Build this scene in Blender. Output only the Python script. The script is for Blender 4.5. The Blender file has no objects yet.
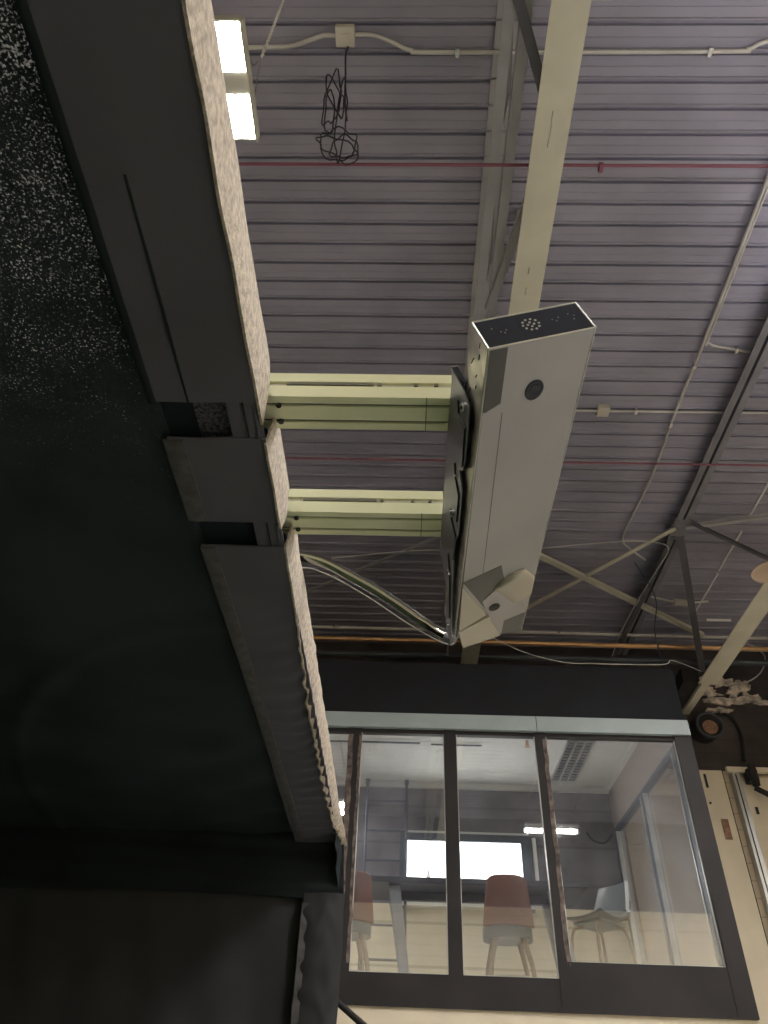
import bpy, bmesh, math, random
from mathutils import Vector, Matrix, noise
random.seed(4)
C = bpy.context.scene.collection
E = 1.6                      # eye height: all z values below are relative to the eye, E is added when a mesh is built
PI = math.pi

# ------------------------------------------------------------------ materials
def mat(name, col, rough=.6, metal=0., var=.12, vscale=3., bump=0., bscale=40., spec=.5, col2=None):
    m = bpy.data.materials.new(name); m.use_nodes = True
    nt = m.node_tree; N = nt.nodes; L = nt.links
    b = N['Principled BSDF']
    b.inputs['Roughness'].default_value = rough; b.inputs['Metallic'].default_value = metal
    b.inputs['Specular IOR Level'].default_value = spec
    tc = N.new('ShaderNodeTexCoord'); nz = N.new('ShaderNodeTexNoise')
    nz.inputs['Scale'].default_value = vscale; nz.inputs['Detail'].default_value = 5
    L.new(tc.outputs['Object'], nz.inputs['Vector'])
    r = N.new('ShaderNodeValToRGB')
    c2 = col2 or tuple(c * (1 + var) for c in col)
    r.color_ramp.elements[0].position = .35; r.color_ramp.elements[1].position = .65
    r.color_ramp.elements[0].color = (*[c * (1 - var) for c in col], 1); r.color_ramp.elements[1].color = (*c2, 1)
    L.new(nz.outputs['Fac'], r.inputs['Fac']); L.new(r.outputs['Color'], b.inputs['Base Color'])
    if bump:
        n2 = N.new('ShaderNodeTexNoise'); n2.inputs['Scale'].default_value = bscale; n2.inputs['Detail'].default_value = 4
        L.new(tc.outputs['Object'], n2.inputs['Vector'])
        bp = N.new('ShaderNodeBump'); bp.inputs['Strength'].default_value = bump; bp.inputs['Distance'].default_value = .01
        L.new(n2.outputs['Fac'], bp.inputs['Height']); L.new(bp.outputs['Normal'], b.inputs['Normal'])
    return m

def emit(name, col, s):
    m = bpy.data.materials.new(name); m.use_nodes = True
    nt = m.node_tree; nt.nodes.remove(nt.nodes['Principled BSDF'])
    e = nt.nodes.new('ShaderNodeEmission'); e.inputs['Color'].default_value = (*col, 1); e.inputs['Strength'].default_value = s
    nt.links.new(e.outputs[0], nt.nodes['Material Output'].inputs[0])
    return m

def glass(name, base, tint=(1, 1, 1)):
    m = bpy.data.materials.new(name); m.use_nodes = True
    nt = m.node_tree; N = nt.nodes; L = nt.links; N.remove(N['Principled BSDF'])
    t = N.new('ShaderNodeBsdfTransparent'); t.inputs[0].default_value = (*tint, 1)
    g = N.new('ShaderNodeBsdfGlossy'); g.inputs['Roughness'].default_value = .02
    lw = N.new('ShaderNodeLayerWeight'); lw.inputs[0].default_value = .5; f = N.new('ShaderNodeMath'); f.operation = 'POWER'; f.inputs[1].default_value = 5; L.new(lw.outputs['Facing'], f.inputs[0])
    a = N.new('ShaderNodeMath'); a.operation = 'ADD'; a.inputs[1].default_value = base; a.use_clamp = True
    tc = N.new('ShaderNodeTexCoord'); nz = N.new('ShaderNodeTexNoise'); nz.inputs['Scale'].default_value = 1.5
    nz.inputs['Detail'].default_value = 6
    L.new(tc.outputs['Object'], nz.inputs['Vector'])
    d = N.new('ShaderNodeBsdfDiffuse'); d.inputs[0].default_value = (.75, .8, .95, 1)
    mr = N.new('ShaderNodeMapRange'); mr.inputs[1].default_value = .45; mr.inputs[2].default_value = .8
    mr.inputs[3].default_value = .015; mr.inputs[4].default_value = .10
    L.new(nz.outputs['Fac'], mr.inputs[0])
    x = N.new('ShaderNodeMixShader'); y = N.new('ShaderNodeMixShader')
    L.new(f.outputs[0], a.inputs[0]); L.new(a.outputs[0], x.inputs[0]); L.new(t.outputs[0], x.inputs[1]); L.new(g.outputs[0], x.inputs[2])
    L.new(mr.outputs[0], y.inputs[0]); L.new(x.outputs[0], y.inputs[1]); L.new(d.outputs[0], y.inputs[2])
    L.new(y.outputs[0], N['Material Output'].inputs[0])
    return m

def wallmat(name, low, high, zsplit, pitch=.2):
    """painted block wall: one colour below zsplit (world z), another above, with fine horizontal coursing"""
    m = mat(name, low, .7); nt = m.node_tree; N = nt.nodes; L = nt.links; b = N['Principled BSDF']
    g = N.new('ShaderNodeNewGeometry'); s = N.new('ShaderNodeSeparateXYZ'); L.new(g.outputs['Position'], s.inputs[0])
    gt = N.new('ShaderNodeMath'); gt.operation = 'GREATER_THAN'; gt.inputs[1].default_value = zsplit; L.new(s.outputs[2], gt.inputs[0])
    nz = N.new('ShaderNodeTexNoise'); nz.inputs['Scale'].default_value = 2.2; nz.inputs['Detail'].default_value = 8
    L.new(g.outputs['Position'], nz.inputs['Vector'])
    def ramp(c, v):
        r = N.new('ShaderNodeValToRGB'); r.color_ramp.elements[0].position = .3; r.color_ramp.elements[1].position = .7
        r.color_ramp.elements[0].color = (*[k * (1 - v) for k in c], 1); r.color_ramp.elements[1].color = (*[k * (1 + v) for k in c], 1)
        L.new(nz.outputs['Fac'], r.inputs[0]); return r
    lo = ramp(low, .08); hi = ramp(high, .45)
    dv = N.new('ShaderNodeMath'); dv.operation = 'DIVIDE'; dv.inputs[1].default_value = pitch; L.new(s.outputs[2], dv.inputs[0])
    fr = N.new('ShaderNodeMath'); fr.operation = 'FRACT'; L.new(dv.outputs[0], fr.inputs[0])
    ls = N.new('ShaderNodeMath'); ls.operation = 'LESS_THAN'; ls.inputs[1].default_value = .07; L.new(fr.outputs[0], ls.inputs[0])
    mx = N.new('ShaderNodeMix'); mx.data_type = 'RGBA'
    L.new(gt.outputs[0], mx.inputs[0]); L.new(lo.outputs[0], mx.inputs[6]); L.new(hi.outputs[0], mx.inputs[7])
    m2 = N.new('ShaderNodeMix'); m2.data_type = 'RGBA'; m2.blend_type = 'MULTIPLY'; m2.inputs[7].default_value = (.72, .70, .68, 1)
    L.new(ls.outputs[0], m2.inputs[0]); L.new(mx.outputs[2], m2.inputs[6])
    L.new(m2.outputs[2], b.inputs['Base Color'])
    return m

def canopymat():
    """black woven canopy cloth with pale flecks painted as lamp light through the weave"""
    m = mat('canopy_cloth', (.022, .032, .038), .75, var=.3, bump=.4, bscale=350)
    nt = m.node_tree; N = nt.nodes; L = nt.links; b = N['Principled BSDF']
    g = N.new('ShaderNodeTexCoord')
    n = N.new('ShaderNodeTexNoise'); n.inputs['Scale'].default_value = 210; n.inputs['Detail'].default_value = 3
    L.new(g.outputs['Object'], n.inputs['Vector'])
    n3 = N.new('ShaderNodeTexNoise'); n3.inputs['Scale'].default_value = 9; n3.inputs['Detail'].default_value = 3
    L.new(g.outputs['Object'], n3.inputs['Vector'])
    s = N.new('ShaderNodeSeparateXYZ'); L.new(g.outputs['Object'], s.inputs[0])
    mr = N.new('ShaderNodeMapRange'); mr.inputs[1].default_value = -1.1; mr.inputs[2].default_value = -.05  # flecks thin out along y, copying how the light falls off
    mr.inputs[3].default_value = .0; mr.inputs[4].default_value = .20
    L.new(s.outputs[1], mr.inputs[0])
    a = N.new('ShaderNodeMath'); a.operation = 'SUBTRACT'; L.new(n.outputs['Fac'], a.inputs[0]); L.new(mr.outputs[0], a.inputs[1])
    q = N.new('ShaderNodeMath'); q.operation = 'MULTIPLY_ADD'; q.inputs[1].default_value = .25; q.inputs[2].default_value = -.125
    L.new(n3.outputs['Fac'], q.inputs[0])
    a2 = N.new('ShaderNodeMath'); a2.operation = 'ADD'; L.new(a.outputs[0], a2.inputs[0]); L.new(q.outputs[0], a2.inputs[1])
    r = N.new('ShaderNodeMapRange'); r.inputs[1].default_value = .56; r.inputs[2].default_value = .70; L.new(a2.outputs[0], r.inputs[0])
    t = N.new('ShaderNodeBsdfTranslucent'); t.inputs[0].default_value = (.10, .10, .105, 1)
    d = N.new('ShaderNodeBsdfDiffuse'); d.inputs[0].default_value = (.42, .40, .39, 1)
    k = N.new('ShaderNodeAddShader'); L.new(t.outputs[0], k.inputs[0]); L.new(d.outputs[0], k.inputs[1])
    x = N.new('ShaderNodeMixShader'); L.new(r.outputs[0], x.inputs[0]); L.new(b.outputs[0], x.inputs[1]); L.new(k.outputs[0], x.inputs[2])
    L.new(x.outputs[0], N['Material Output'].inputs[0])
    return m

M = dict(
    deck=mat('deck_steel', (.315, .305, .385), .55, .25, var=.12, vscale=1.2),
    cream=mat('cream_steel', (.62, .60, .50), .5, .1, var=.06, bump=.1),
    joist=mat('joist_steel', (.42, .42, .44), .5, .25, var=.1),
    joist2=mat('dull_joist_steel', (.24, .24, .27), .5, .25, var=.15),
    darksteel=mat('dark_steel', (.12, .12, .14), .5, .4),
    pipe=mat('galvanised_pipe', (.6, .58, .56), .4, .3),
    copper=mat('copper_pipe', (.55, .33, .17), .35, .6),
    red=mat('red_paint', (.24, .08, .12), .6),
    dpipe=mat('dark_pipe', (.05, .06, .08), .5),
    black=mat('black_paint', (.004, .005, .010), .85, var=.4),
    frame=mat('dark_frame_paint', (.021, .018, .020), .55, var=.25, vscale=2, bump=.05, spec=.3),
    worn=mat('worn_brown_edge', (.13, .10, .09), .8, var=.6, vscale=14, bump=.6, bscale=25),
    fabric=mat('black_fabric', (.128, .124, .148), .85, var=.08, bump=.25, bscale=600, spec=.2),  # base lifted and tinted mauve to carry lens haze over the underside
    fabric3=mat('black_side_fabric', (.050, .052, .058), .9, var=.1, bump=.3, bscale=500, spec=.15),
    fabric2=mat('black_lining', (.024, .030, .034), .9, var=.2, bump=.2, bscale=500, spec=.1),
    hem=mat('webbing_hem', (.10, .096, .10), .85, var=.2, vscale=30, bump=.3, bscale=300),
    fabric_lit=mat('black_fabric_lit', (.46, .40, .335), .95, var=.25, vscale=60, bump=.6, bscale=180),  # the black fabric again, with lamp light put into its colour
    fleck=mat('flecked_cloth', (.02, .02, .03), .85, vscale=120, col2=(.16, .14, .17), bump=.4, bscale=300),
    navy=mat('slot_lining', (.008, .012, .022), .8, var=.3),
    alu=mat('turf_tinted_aluminium', (.88, .89, .62), .45, .15, var=.03),  # yellow-green base paints in the turf's reflection on plain aluminium
    groove=mat('slot_groove', (.16, .16, .12), .7),
    unit=mat('brushed_metal', (.44, .43, .43), .42, .6, var=.05, vscale=4),
    unitside=mat('brushed_metal_side', (.45, .43, .38), .32, .85, var=.35, vscale=18),
    unitend=mat('navy_end_panel', (.035, .04, .06), .45, .3, var=.2),
    edge=mat('bright_edge', (.75, .75, .70), .35, .5),
    lens=mat('black_glass', (.004, .004, .008), .12),
    tinted=mat('tinted_window', (.10, .10, .09), .3, .3),
    plate=mat('pale_plate', (.60, .56, .47), .5, .1, var=.03),
    bulge=mat('satin_reflection', (.50, .47, .40), .45, .4, var=.04),
    shade=mat('dull_reflection', (.17, .165, .16), .5, .5),
    bracket=mat('bracket_steel', (.22, .22, .24), .38, .7, var=.1),
    bolt=mat('zinc_bolt', (.75, .73, .70), .25, .9),
    chrome=mat('chrome_tube', (.42, .42, .38), .16, 1.),
    white=mat('white_cable', (.75, .74, .70), .4),
    paleblue=mat('pale_blue_band', (.37, .44, .46), .5, var=.05),
    office=mat('office_wallboard', (.17, .155, .17), .7, var=.1, vscale=6),
    officeside=mat('office_side_wall', (.36, .31, .27), .7, var=.05),
    officeceil=mat('office_ceiling', (.66, .66, .62), .8, var=.03),
    table=mat('table_top', (.035, .04, .055), .4),
    tleg=mat('table_leg', (.32, .35, .40), .4, .2),
    leather=mat('brown_leather', (.19, .07, .045), .5, var=.2),
    wood=mat('chair_wood', (.28, .20, .14), .5, var=.2, vscale=12),
    shell=mat('grey_shell', (.10, .12, .13), .3),
    shellw=mat('white_shell', (.75, .77, .78), .35),
    ladder=mat('ladder_steel', (.06, .07, .10), .4, .3),
    wframe=mat('blue_grey_frame', (.055, .075, .10), .5),
    silver=mat('silver_frame', (.52, .52, .50), .35, .5),
    turf=mat('green_turf', (.11, .15, .08), .95, var=.3, vscale=30, bump=.8, bscale=300),
    concrete=mat('concrete_floor', (.36, .355, .36), .7, var=.1, vscale=1),
    plaster=mat('broken_plaster', (.62, .54, .47), .9, var=.5, vscale=9, bump=.8, bscale=20),
    soot=mat('soot_black', (.02, .018, .018), .8, var=.4, vscale=6),
    rust=mat('rusty_brown', (.30, .17, .11), .8, var=.3, vscale=20),
    ply=mat('cream_panel', (.76, .67, .52), .65, var=.05, vscale=3),
    housing=mat('lamp_housing', (.5, .48, .42), .5, .3),
    box=mat('pale_junction_box', (.60, .56, .50), .5),
    wire=mat('black_wire', (.02, .02, .022), .5),
    paper=mat('white_card', (.9, .9, .88), .6),
    dome=mat('brown_dome', (.50, .38, .30), .5, var=.1),
)
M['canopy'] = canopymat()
M['wall'] = wallmat('two_tone_wall', (.66, .55, .39), (.055, .044, .044), E + 3.965)
M['walls'] = wallmat('two_tone_side', (.80, .72, .52), (.06, .05, .05), E + 3.965)
M['officewall'] = wallmat('office_wall_reflection', (.55, .50, .38), (.155, .145, .165), E + 2.215, .45)  # cream lower part paints in the wall reflected by the front glazing
M['glass'] = glass('clear_glazing', .19)
M['lamp'] = emit('lamp_panel', (1., .95, .86), 230)
M['lampoff'] = emit('lamp_panel_far', (1., .965, .93), 300)
M['uplight'] = emit('added_uplight', (.97, .95, 1.), 20)
M['day'] = emit('daylight_pane', (.97, 1., 1.), 9)
M['tube'] = emit('added_troffer_tube', (1., .97, .92), 45)

# ------------------------------------------------------------------ mesh builder
class MB:
    def __init__(s): s.v = []; s.f = []; s.smooth = False
    def add(s, vs, fs):
        o = len(s.v); s.v += [tuple(v) for v in vs]; s.f += [tuple(i + o for i in f) for f in fs]; return s
    def box(s, x0, x1, y0, y1, z0, z1):
        x0, x1 = sorted((x0, x1)); y0, y1 = sorted((y0, y1)); z0, z1 = sorted((z0, z1))
        return s.add([(x, y, z) for x in (x0, x1) for y in (y0, y1) for z in (z0, z1)],
                     [(0, 1, 3, 2), (4, 6, 7, 5), (0, 4, 5, 1), (2, 3, 7, 6), (0, 2, 6, 4), (1, 5, 7, 3)])
    def obox(s, O, U, V, W, u, v, w):
        """box in an oblique frame: ranges u, v, w along unit vectors U, V, W from O"""
        O, U, V, W = map(Vector, (O, U, V, W))
        return s.add([O + U * a + V * b + W * c for a in u for b in v for c in w],
                     [(0, 1, 3, 2), (4, 6, 7, 5), (0, 4, 5, 1), (2, 3, 7, 6), (0, 2, 6, 4), (1, 5, 7, 3)])
    def prism(s, pts, d):
        """polygon pts extruded by vector d"""
        n = len(pts); d = Vector(d); a = [Vector(p) for p in pts]
        return s.add(a + [p + d for p in a], [tuple(range(n))[::-1], tuple(range(n, 2 * n))] + [(i, (i + 1) % n, n + (i + 1) % n, n + i) for i in range(n)])
    def tube(s, pts, r, n=8, closed=False):
        pts = [Vector(p) for p in pts]; rings = []; s.smooth = True
        rs = r if isinstance(r, (list, tuple)) else [r] * len(pts)
        up = None
        for i, p in enumerate(pts):
            if closed: t = pts[(i + 1) % len(pts)] - pts[i - 1]
            else: t = pts[min(i + 1, len(pts) - 1)] - pts[max(i - 1, 0)]
            t.normalize()
            if up is None:
                up = Vector((0, 0, 1)) if abs(t.z) < .9 else Vector((1, 0, 0))
            a = t.cross(up).normalized(); b = a.cross(t).normalized(); up = b
            rings.append([p + (a * math.cos(2 * PI * k / n) + b * math.sin(2 * PI * k / n)) * rs[i] for k in range(n)])
        vs = [v for R_ in rings for v in R_]; m = len(pts); fs = []
        for i in range(m if closed else m - 1):
            j = (i + 1) % m
            for k in range(n): fs.append((i * n + k, i * n + (k + 1) % n, j * n + (k + 1) % n, j * n + k))
        if not closed: fs += [tuple(range(n))[::-1], tuple(range((m - 1) * n, m * n))]
        return s.add(vs, fs)
    def cyl(s, a, b, r, n=16, r2=None): return s.tube([a, b], [r, r if r2 is None else r2], n)
    def grid(s, fn, nu, nv, thick=None):
        """surface fn(i/nu, j/nv); thick = vector or None gives it a back"""
        P = [[Vector(fn(i / nu, j / nv)) for j in range(nv + 1)] for i in range(nu + 1)]
        w = nv + 1; vs = [p for r in P for p in r]
        fs = [(i * w + j, (i + 1) * w + j, (i + 1) * w + j + 1, i * w + j + 1) for i in range(nu) for j in range(nv)]
        if thick:
            t = Vector(thick); k = len(vs); vs = vs + [p + t for p in vs]
            fs += [tuple(q + k for q in f[::-1]) for f in fs]
            for i in range(nu):
                fs.append((i * w, i * w + k, (i + 1) * w + k, (i + 1) * w)); a = i * w + nv; fs.append((a, a + w, a + w + k, a + k))
            for j in range(nv):
                fs.append((j, j + 1, j + 1 + k, j + k)); a = nu * w + j; fs.append((a, a + k, a + 1 + k, a + 1))
        s.smooth = True
        return s.add(vs, fs)
    def build(s, name, m, parent=None, bevel=0, label=None, kind=None):
        me = bpy.data.meshes.new(name)
        off = Vector((0, 0, E)); base = Vector((0, 0, 0))
        if parent is None:                       # own origin at the middle of the mesh
            q = [Vector(v) for v in s.v]
            base = Vector([(min(p[k] for p in q) + max(p[k] for p in q)) / 2 for k in range(3)]); base = base + off
        else:
            r = parent
            base = r.matrix_world.translation.copy() if r.type == 'EMPTY' else None
            if base is None: base = Vector(r['_o'])
        me.from_pydata([Vector(v) + off - base for v in s.v], [], s.f)
        bm = bmesh.new(); bm.from_mesh(me); bmesh.ops.recalc_face_normals(bm, faces=bm.faces); bm.to_mesh(me); bm.free()
        me.materials.append(m)
        if s.smooth:
            for p in me.polygons: p.use_smooth = True
            try: me.set_sharp_from_angle(angle=math.radians(40))
            except Exception: pass
        o = bpy.data.objects.new(name, me); C.objects.link(o)
        if parent is not None: o.parent = parent
        else: o.location = base
        o['_o'] = tuple(base)
        if bevel:
            b = o.modifiers.new('bevel', 'BEVEL'); b.width = bevel; b.segments = 2; b.limit_method = 'ANGLE'
        if label: o['label'] = label
        if kind: o['kind'] = kind
        return o

def tag(o, label, cat, group=None, kind=None):
    o['label'] = label; o['category'] = cat
    if group: o['group'] = group
    if kind: o['kind'] = kind
    return o
def thing(name, loc, label, cat, group=None, kind=None):
    o = bpy.data.objects.new(name, None); C.objects.link(o)
    o.location = (loc[0], loc[1], loc[2] + E); o.empty_display_size = .1
    bpy.context.view_layer.update()
    return tag(o, label, cat, group, kind)
def struct(o, label=None, cat=None):
    o['kind'] = 'structure'
    if label: o['label'] = label
    if cat: o['category'] = cat
    return o
def B(*a): return MB().box(*a)
def bez(pts, n=10):
    """Catmull-Rom through pts"""
    P = [Vector(p) for p in pts]; P = [P[0] * 2 - P[1]] + P + [P[-1] * 2 - P[-2]]; out = []
    for i in range(1, len(P) - 2):
        for k in range(n):
            t = k / n; a, b, c, d = P[i - 1], P[i], P[i + 1], P[i + 2]
            out.append(.5 * ((2 * b) + (c - a) * t + (2 * a - 5 * b + 4 * c - d) * t * t + (3 * b - a - 3 * c + d) * t ** 3))
    out.append(P[-2]); return out
def nz(x, y=0, z=0): return noise.noise(Vector((x, y, z)))

# ------------------------------------------------------------------ camera
cam = bpy.data.cameras.new('camera'); co = bpy.data.objects.new('camera', cam); C.objects.link(co)
rt = Vector((0.99941933, 0.01084789, 0.03230061)); up = Vector((-0.01757406, -0.64804177, 0.761402)); fw = Vector((-0.02919175, 0.76152753, 0.64747483))
mw = Matrix((rt, up, -fw)).transposed().to_4x4(); mw.translation = (0, 0, E); co.matrix_world = mw
cam.sensor_fit = 'HORIZONTAL'; cam.sensor_width = 36; cam.lens = 744.536 / 768 * 36; cam.clip_start = .02; cam.clip_end = 100
bpy.context.scene.camera = co

# ------------------------------------------------------------------ building shell
X0, X1, Y0, Y1, ZF, ZR = -7., 7.2, -3.6, 9.9, -1.6, 5.8
struct(B(X0, X1, Y0, Y1, ZF - .1, ZF).build('floor', M['concrete']), 'concrete floor of the warehouse', 'floor')
tag(B(-3.6, 1.6, -2.2, 4.4, ZF - .001, ZF + .004).build('turf_mat', M['turf']), 'green turf mat on the concrete floor in front of the black enclosure', 'turf')
struct(B(X0 - .15, X1 + .15, Y1, Y1 + .15, ZF - .1, ZR + .3).build('wall_back', M['wall']), 'far block wall, cream below and sooty dark above', 'wall')
struct(B(X0 - .15, X1 + .15, Y0 - .15, Y0, ZF - .1, ZR + .3).build('wall_front', M['walls']), 'wall behind the viewer, cream below and dark above', 'wall')
struct(B(X0 - .15, X0, Y0, Y1, ZF - .1, ZR + .3).build('wall_left', M['walls']), 'left side wall, cream below and dark above', 'wall')
struct(B(X1, X1 + .15, Y0, Y1, ZF - .1, ZR + .3).build('wall_right', M['walls']), 'right side wall, cream below and dark above', 'wall')
# ribbed roof deck: flutes run left-right
d = MB(); p = .1803; y = 1.874 - p * 31; prof = []
while y < Y1 + p:
    prof += [(y - .028, ZR), (y - .022, ZR - .012), (y - .010, ZR - .012), (y - .002, ZR), (y + .003, ZR + .026), (y + .016, ZR + .026), (y + .022, ZR)]
    prof += [(y + .084, ZR), (y + .087, ZR + .003), (y + .091, ZR + .003), (y + .094, ZR)]; y += p
n = len(prof)
vs = [(X0 - .1, a, b) for a, b in prof] + [(X1 + .1, a, b) for a, b in prof]
d.add(vs, [(i, i + 1, n + i + 1, n + i) for i in range(n - 1)])
d.add([(X0 - .1, prof[0][0], ZR + .3), (X1 + .1, prof[0][0], ZR + .3), (X1 + .1, prof[-1][0], ZR + .3), (X0 - .1, prof[-1][0], ZR + .3)], [(0, 1, 2, 3)])
struct(d.build('ceiling', M['deck']), 'ribbed grey-mauve steel roof deck', 'roof deck')

# ------------------------------------------------------------------ beams and joists
def ibeam(x0, x1, y0, y1, z, h=.30, tf=.016):
    w4 = (x1 - x0) * .22
    xm = (x0 + x1) / 2
    return MB().box(x0, x1, y0, y1, z, z + tf).box(xm - .006, xm + .006, y0, y1, z + tf, z + h).box(xm - w4, xm + w4, y0, y1, z + h, z + h + tf)
t = thing('steel_beam', (.89, 3, 5.0), 'broad cream-painted roof beam passing behind the tilted metal launch monitor', 'beam')
ibeam(.78, 1.006, Y0, Y1 - .05, 5.0).build('flanged_beam', M['cream'], t)
for yy in (-1.5, 3., 7.2): B(.86, .92, yy, yy + .08, 5.332, ZR + .005).build('hanger', M['joist'], t)
w = MB()
for yy, L_ in ((1.95, .22), (3.05, .05), (3.22, .06)): w.tube([(.885, yy, 4.997), (.89, yy + L_ / 2, 4.9955), (.885, yy + L_, 4.997)], .006, 6)
w.build('weld_mark', M['plate'], t)
B(.99, 1.12, 1.30, 1.35, 4.99, 5.02).build('cross_bracket', M['cream'], t)
t = thing('steel_beam', (4., 5, 4.75), 'cream-painted roof beam at the far right running to the dark back wall', 'beam')
ibeam(3.885, 4.13, 3.6, 8.97, 4.756, .07, .012).build('flanged_beam', M['cream'], t)
B(3.935, 4.04, 8.97, Y1 - .02, 4.756, 4.80).build('end_stub', M['cream'], t)
MB().prism([(3.72, 9.0, 4.80), (3.93, 9.0, 4.80), (3.93, 9.85, 4.80), (3.72, 9.85, 4.80)], (0, 0, .2)).build('seat_plate', M['soot'], t)
B(3.99, 4.03, 4.0, 4.06, 4.83, ZR + .005).build('hanger', M['joist'], t)

t = thing('roof_joist', (.64, 3, 5.3), 'grey open-web roof joist just left of the broad cream beam', 'joist')
j = MB()
for (a, b, l) in ((.542, .612, .600), (.650, .722, .652)):
    j.box(a, b, Y0, 8.9, 5.30, 5.308).box(l, l + .010, Y0, 8.9, 5.308, 5.37)
j.build('bottom_chord', M['joist'], t)
MB().box(.55, .62, Y0, Y1 - .05, ZR - .012, ZR).box(.65, .72, Y0, Y1 - .05, ZR - .012, ZR).build('top_chord', M['joist'], t)
y = -3.0; k = 0
while y < 9.2:
    a, b = (5.33, ZR - .01) if k % 2 == 0 else (ZR - .01, 5.33)
    MB().tube([(.632, y, a), (.632, y + .62, b)], .012, 6).build('web_rod', M['joist'], t); y += .62; k += 1
for (p1, p2, mm) in (((.60, 1.36, 5.27), (.86, 1.95, 5.12), 'darksteel'), ((.655, 3.6, 5.27), (.86, 2.45, 5.12), 'joist')):
    a = Vector(p1); b = Vector(p2); dd = (b - a).normalized(); s_ = dd.cross(Vector((0, 0, 1))).normalized()
    MB().obox(a, dd, s_, s_.cross(dd), (0, (b - a).length), (-.036, .03), (-.004, .004)).obox(a, dd, s_, s_.cross(dd), (0, (b - a).length), (.026, .03), (-.004, .045)).build('knee_brace', M[mm], t)

t = thing('roof_joist', (3.25, 5, 5.68), 'grey double-angle roof joist crossing the right side under the deck', 'joist')
j = MB()
j.box(3.165, 3.235, Y0, Y1 - .02, 5.68, 5.69).box(3.225, 3.235, Y0, Y1 - .02, 5.69, 5.79).box(3.265, 3.335, Y0, Y1 - .02, 5.68, 5.69).box(3.265, 3.275, Y0, Y1 - .02, 5.69, 5.79)
j.build('double_angle', M['joist2'], t)
B(3.15, 3.36, 6.72, 7.08, 5.655, 5.68).build('gusset_plate', M['joist2'], t)

def rod(name, a, b, r, m, label, cat, group=None):
    return tag(MB().tube([a, b], r, 8).build(name, M[m]), label, cat, group)
def anglebar(a, b, w=.045):
    a = Vector(a); b = Vector(b); dd = (b - a).normalized(); s_ = dd.cross(Vector((0, 0, 1))).normalized(); n_ = s_.cross(dd)
    if n_.z < 0: n_ = -n_
    return MB().obox(a, dd, s_, n_, (0, (b - a).length), (-w / 2, w / 2), (0, .005)).obox(a, dd, s_, n_, (0, (b - a).length), (w / 2 - .005, w / 2), (0, w))
G = 'cross braces between the roof beams'
tag(anglebar((.92, 6.88, 5.60), (4.22, 9.18, 5.60), .06).build('cross_brace', M['cream']), 'long pale brace slanting down right from the launch monitor to the back', 'brace', G)
tag(anglebar((3.17, 6.82, 5.62), (1.0, 9.37, 5.62), .06).build('cross_brace', M['cream']), 'pale brace running down left from the joist plate behind the launch monitor', 'brace', G)
tag(anglebar((.90, 6.67, 5.60), (-1.4, 8.34, 5.60), .05).build('cross_brace', M['joist']), 'thin brace slanting down left below the second aluminium arm', 'brace', G)
tag(anglebar((3.30, 6.84, 5.64), (4.75, 6.45, 5.64), .05).build('cross_brace', M['joist']), 'brace rising right from the joist plate to the frame edge', 'brace', G)
tag(anglebar((3.32, 6.72, 5.62), (4.70, 7.53, 5.62), .04).build('cross_brace', M['darksteel']), 'thin dark brace falling right from the joist plate', 'brace', G)
tag(anglebar((3.28, 7.0, 5.64), (4.22, 9.5, 5.22), .085).build('strut', M['darksteel']), 'dark steel strut dropping from the joist plate to the back wall', 'strut')
tag(anglebar((3.20, 7.0, 5.64), (3.06, 9.86, 5.52), .06).build('strut', M['darksteel']), 'dark strut running beside the right joist towards the back wall', 'strut')

# ------------------------------------------------------------------ pipes, conduits, cables under the deck
def pipe(name, pts, r, m, label, cat='pipe', cl=(), n=8):
    t = thing(name, pts[0], label, cat)
    MB().tube(pts, r, n).build('tube', M[m], t)
    for c in cl:
        b = MB().box(c[0] - .014, c[0] + .014, c[1] - .028, c[1] + .028, c[2] - .022, c[2] + .022)
        b.build('clamp', M['bolt' if m == 'pipe' else m], t)
    return t
pipe('sprinkler_pipe', [(X0, 2.39, 5.22), (X1, 2.39, 5.22)], .012, 'red', 'thin red sprinkler pipe crossing the deck near the top', cl=[(1.31, 2.40, 5.21)])
pipe('sprinkler_pipe', [(X0, 5.33, 5.22), (X1, 5.33, 5.22)], .010, 'red', 'thin red sprinkler pipe crossing behind the launch monitor lower down')
pipe('wall_pipe', [(X0, 9.2, 5.655), (X1, 9.2, 5.60)], .022, 'pipe', 'thin grey-brown pipe highest along the back wall', cl=[(-1., 9.2, 5.65), (2.2, 9.2, 5.63)])
pipe('wall_pipe', [(X0, 9.2, 5.47), (X1, 9.2, 5.43)], .034, 'copper', 'copper coloured pipe along the top of the back wall', cl=[(3.05, 9.2, 5.44), (4.7, 9.2, 5.44)])
pipe('wall_pipe', [(X0, 9.45, 5.36), (X1, 9.45, 5.36)], .045, 'dpipe', 'dark blue pipe lowest along the top of the back wall')
zc = ZR - .036
t = thing('junction_box', (-.47, 1.76, zc), 'square pale junction box on the deck right of the bright lamp', 'junction box')
B(-.535, -.405, 1.70, 1.825, ZR - .07, ZR).build('case', M['box'], t, .006)
B(-.50, -.44, 1.74, 1.79, ZR - .074, ZR - .07).build('cover_plate', M['box'], t)
pipe('conduit', bez([(-1.6, 1.835, zc), (-1.02, 1.833, zc), (-.85, 1.825, zc), (-.72, 1.79, zc), (-.62, 1.762, zc), (-.535, 1.762, zc)]), .016, 'pipe', 'bent white conduit between the bright lamp and the pale square box', 'conduit')
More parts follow.
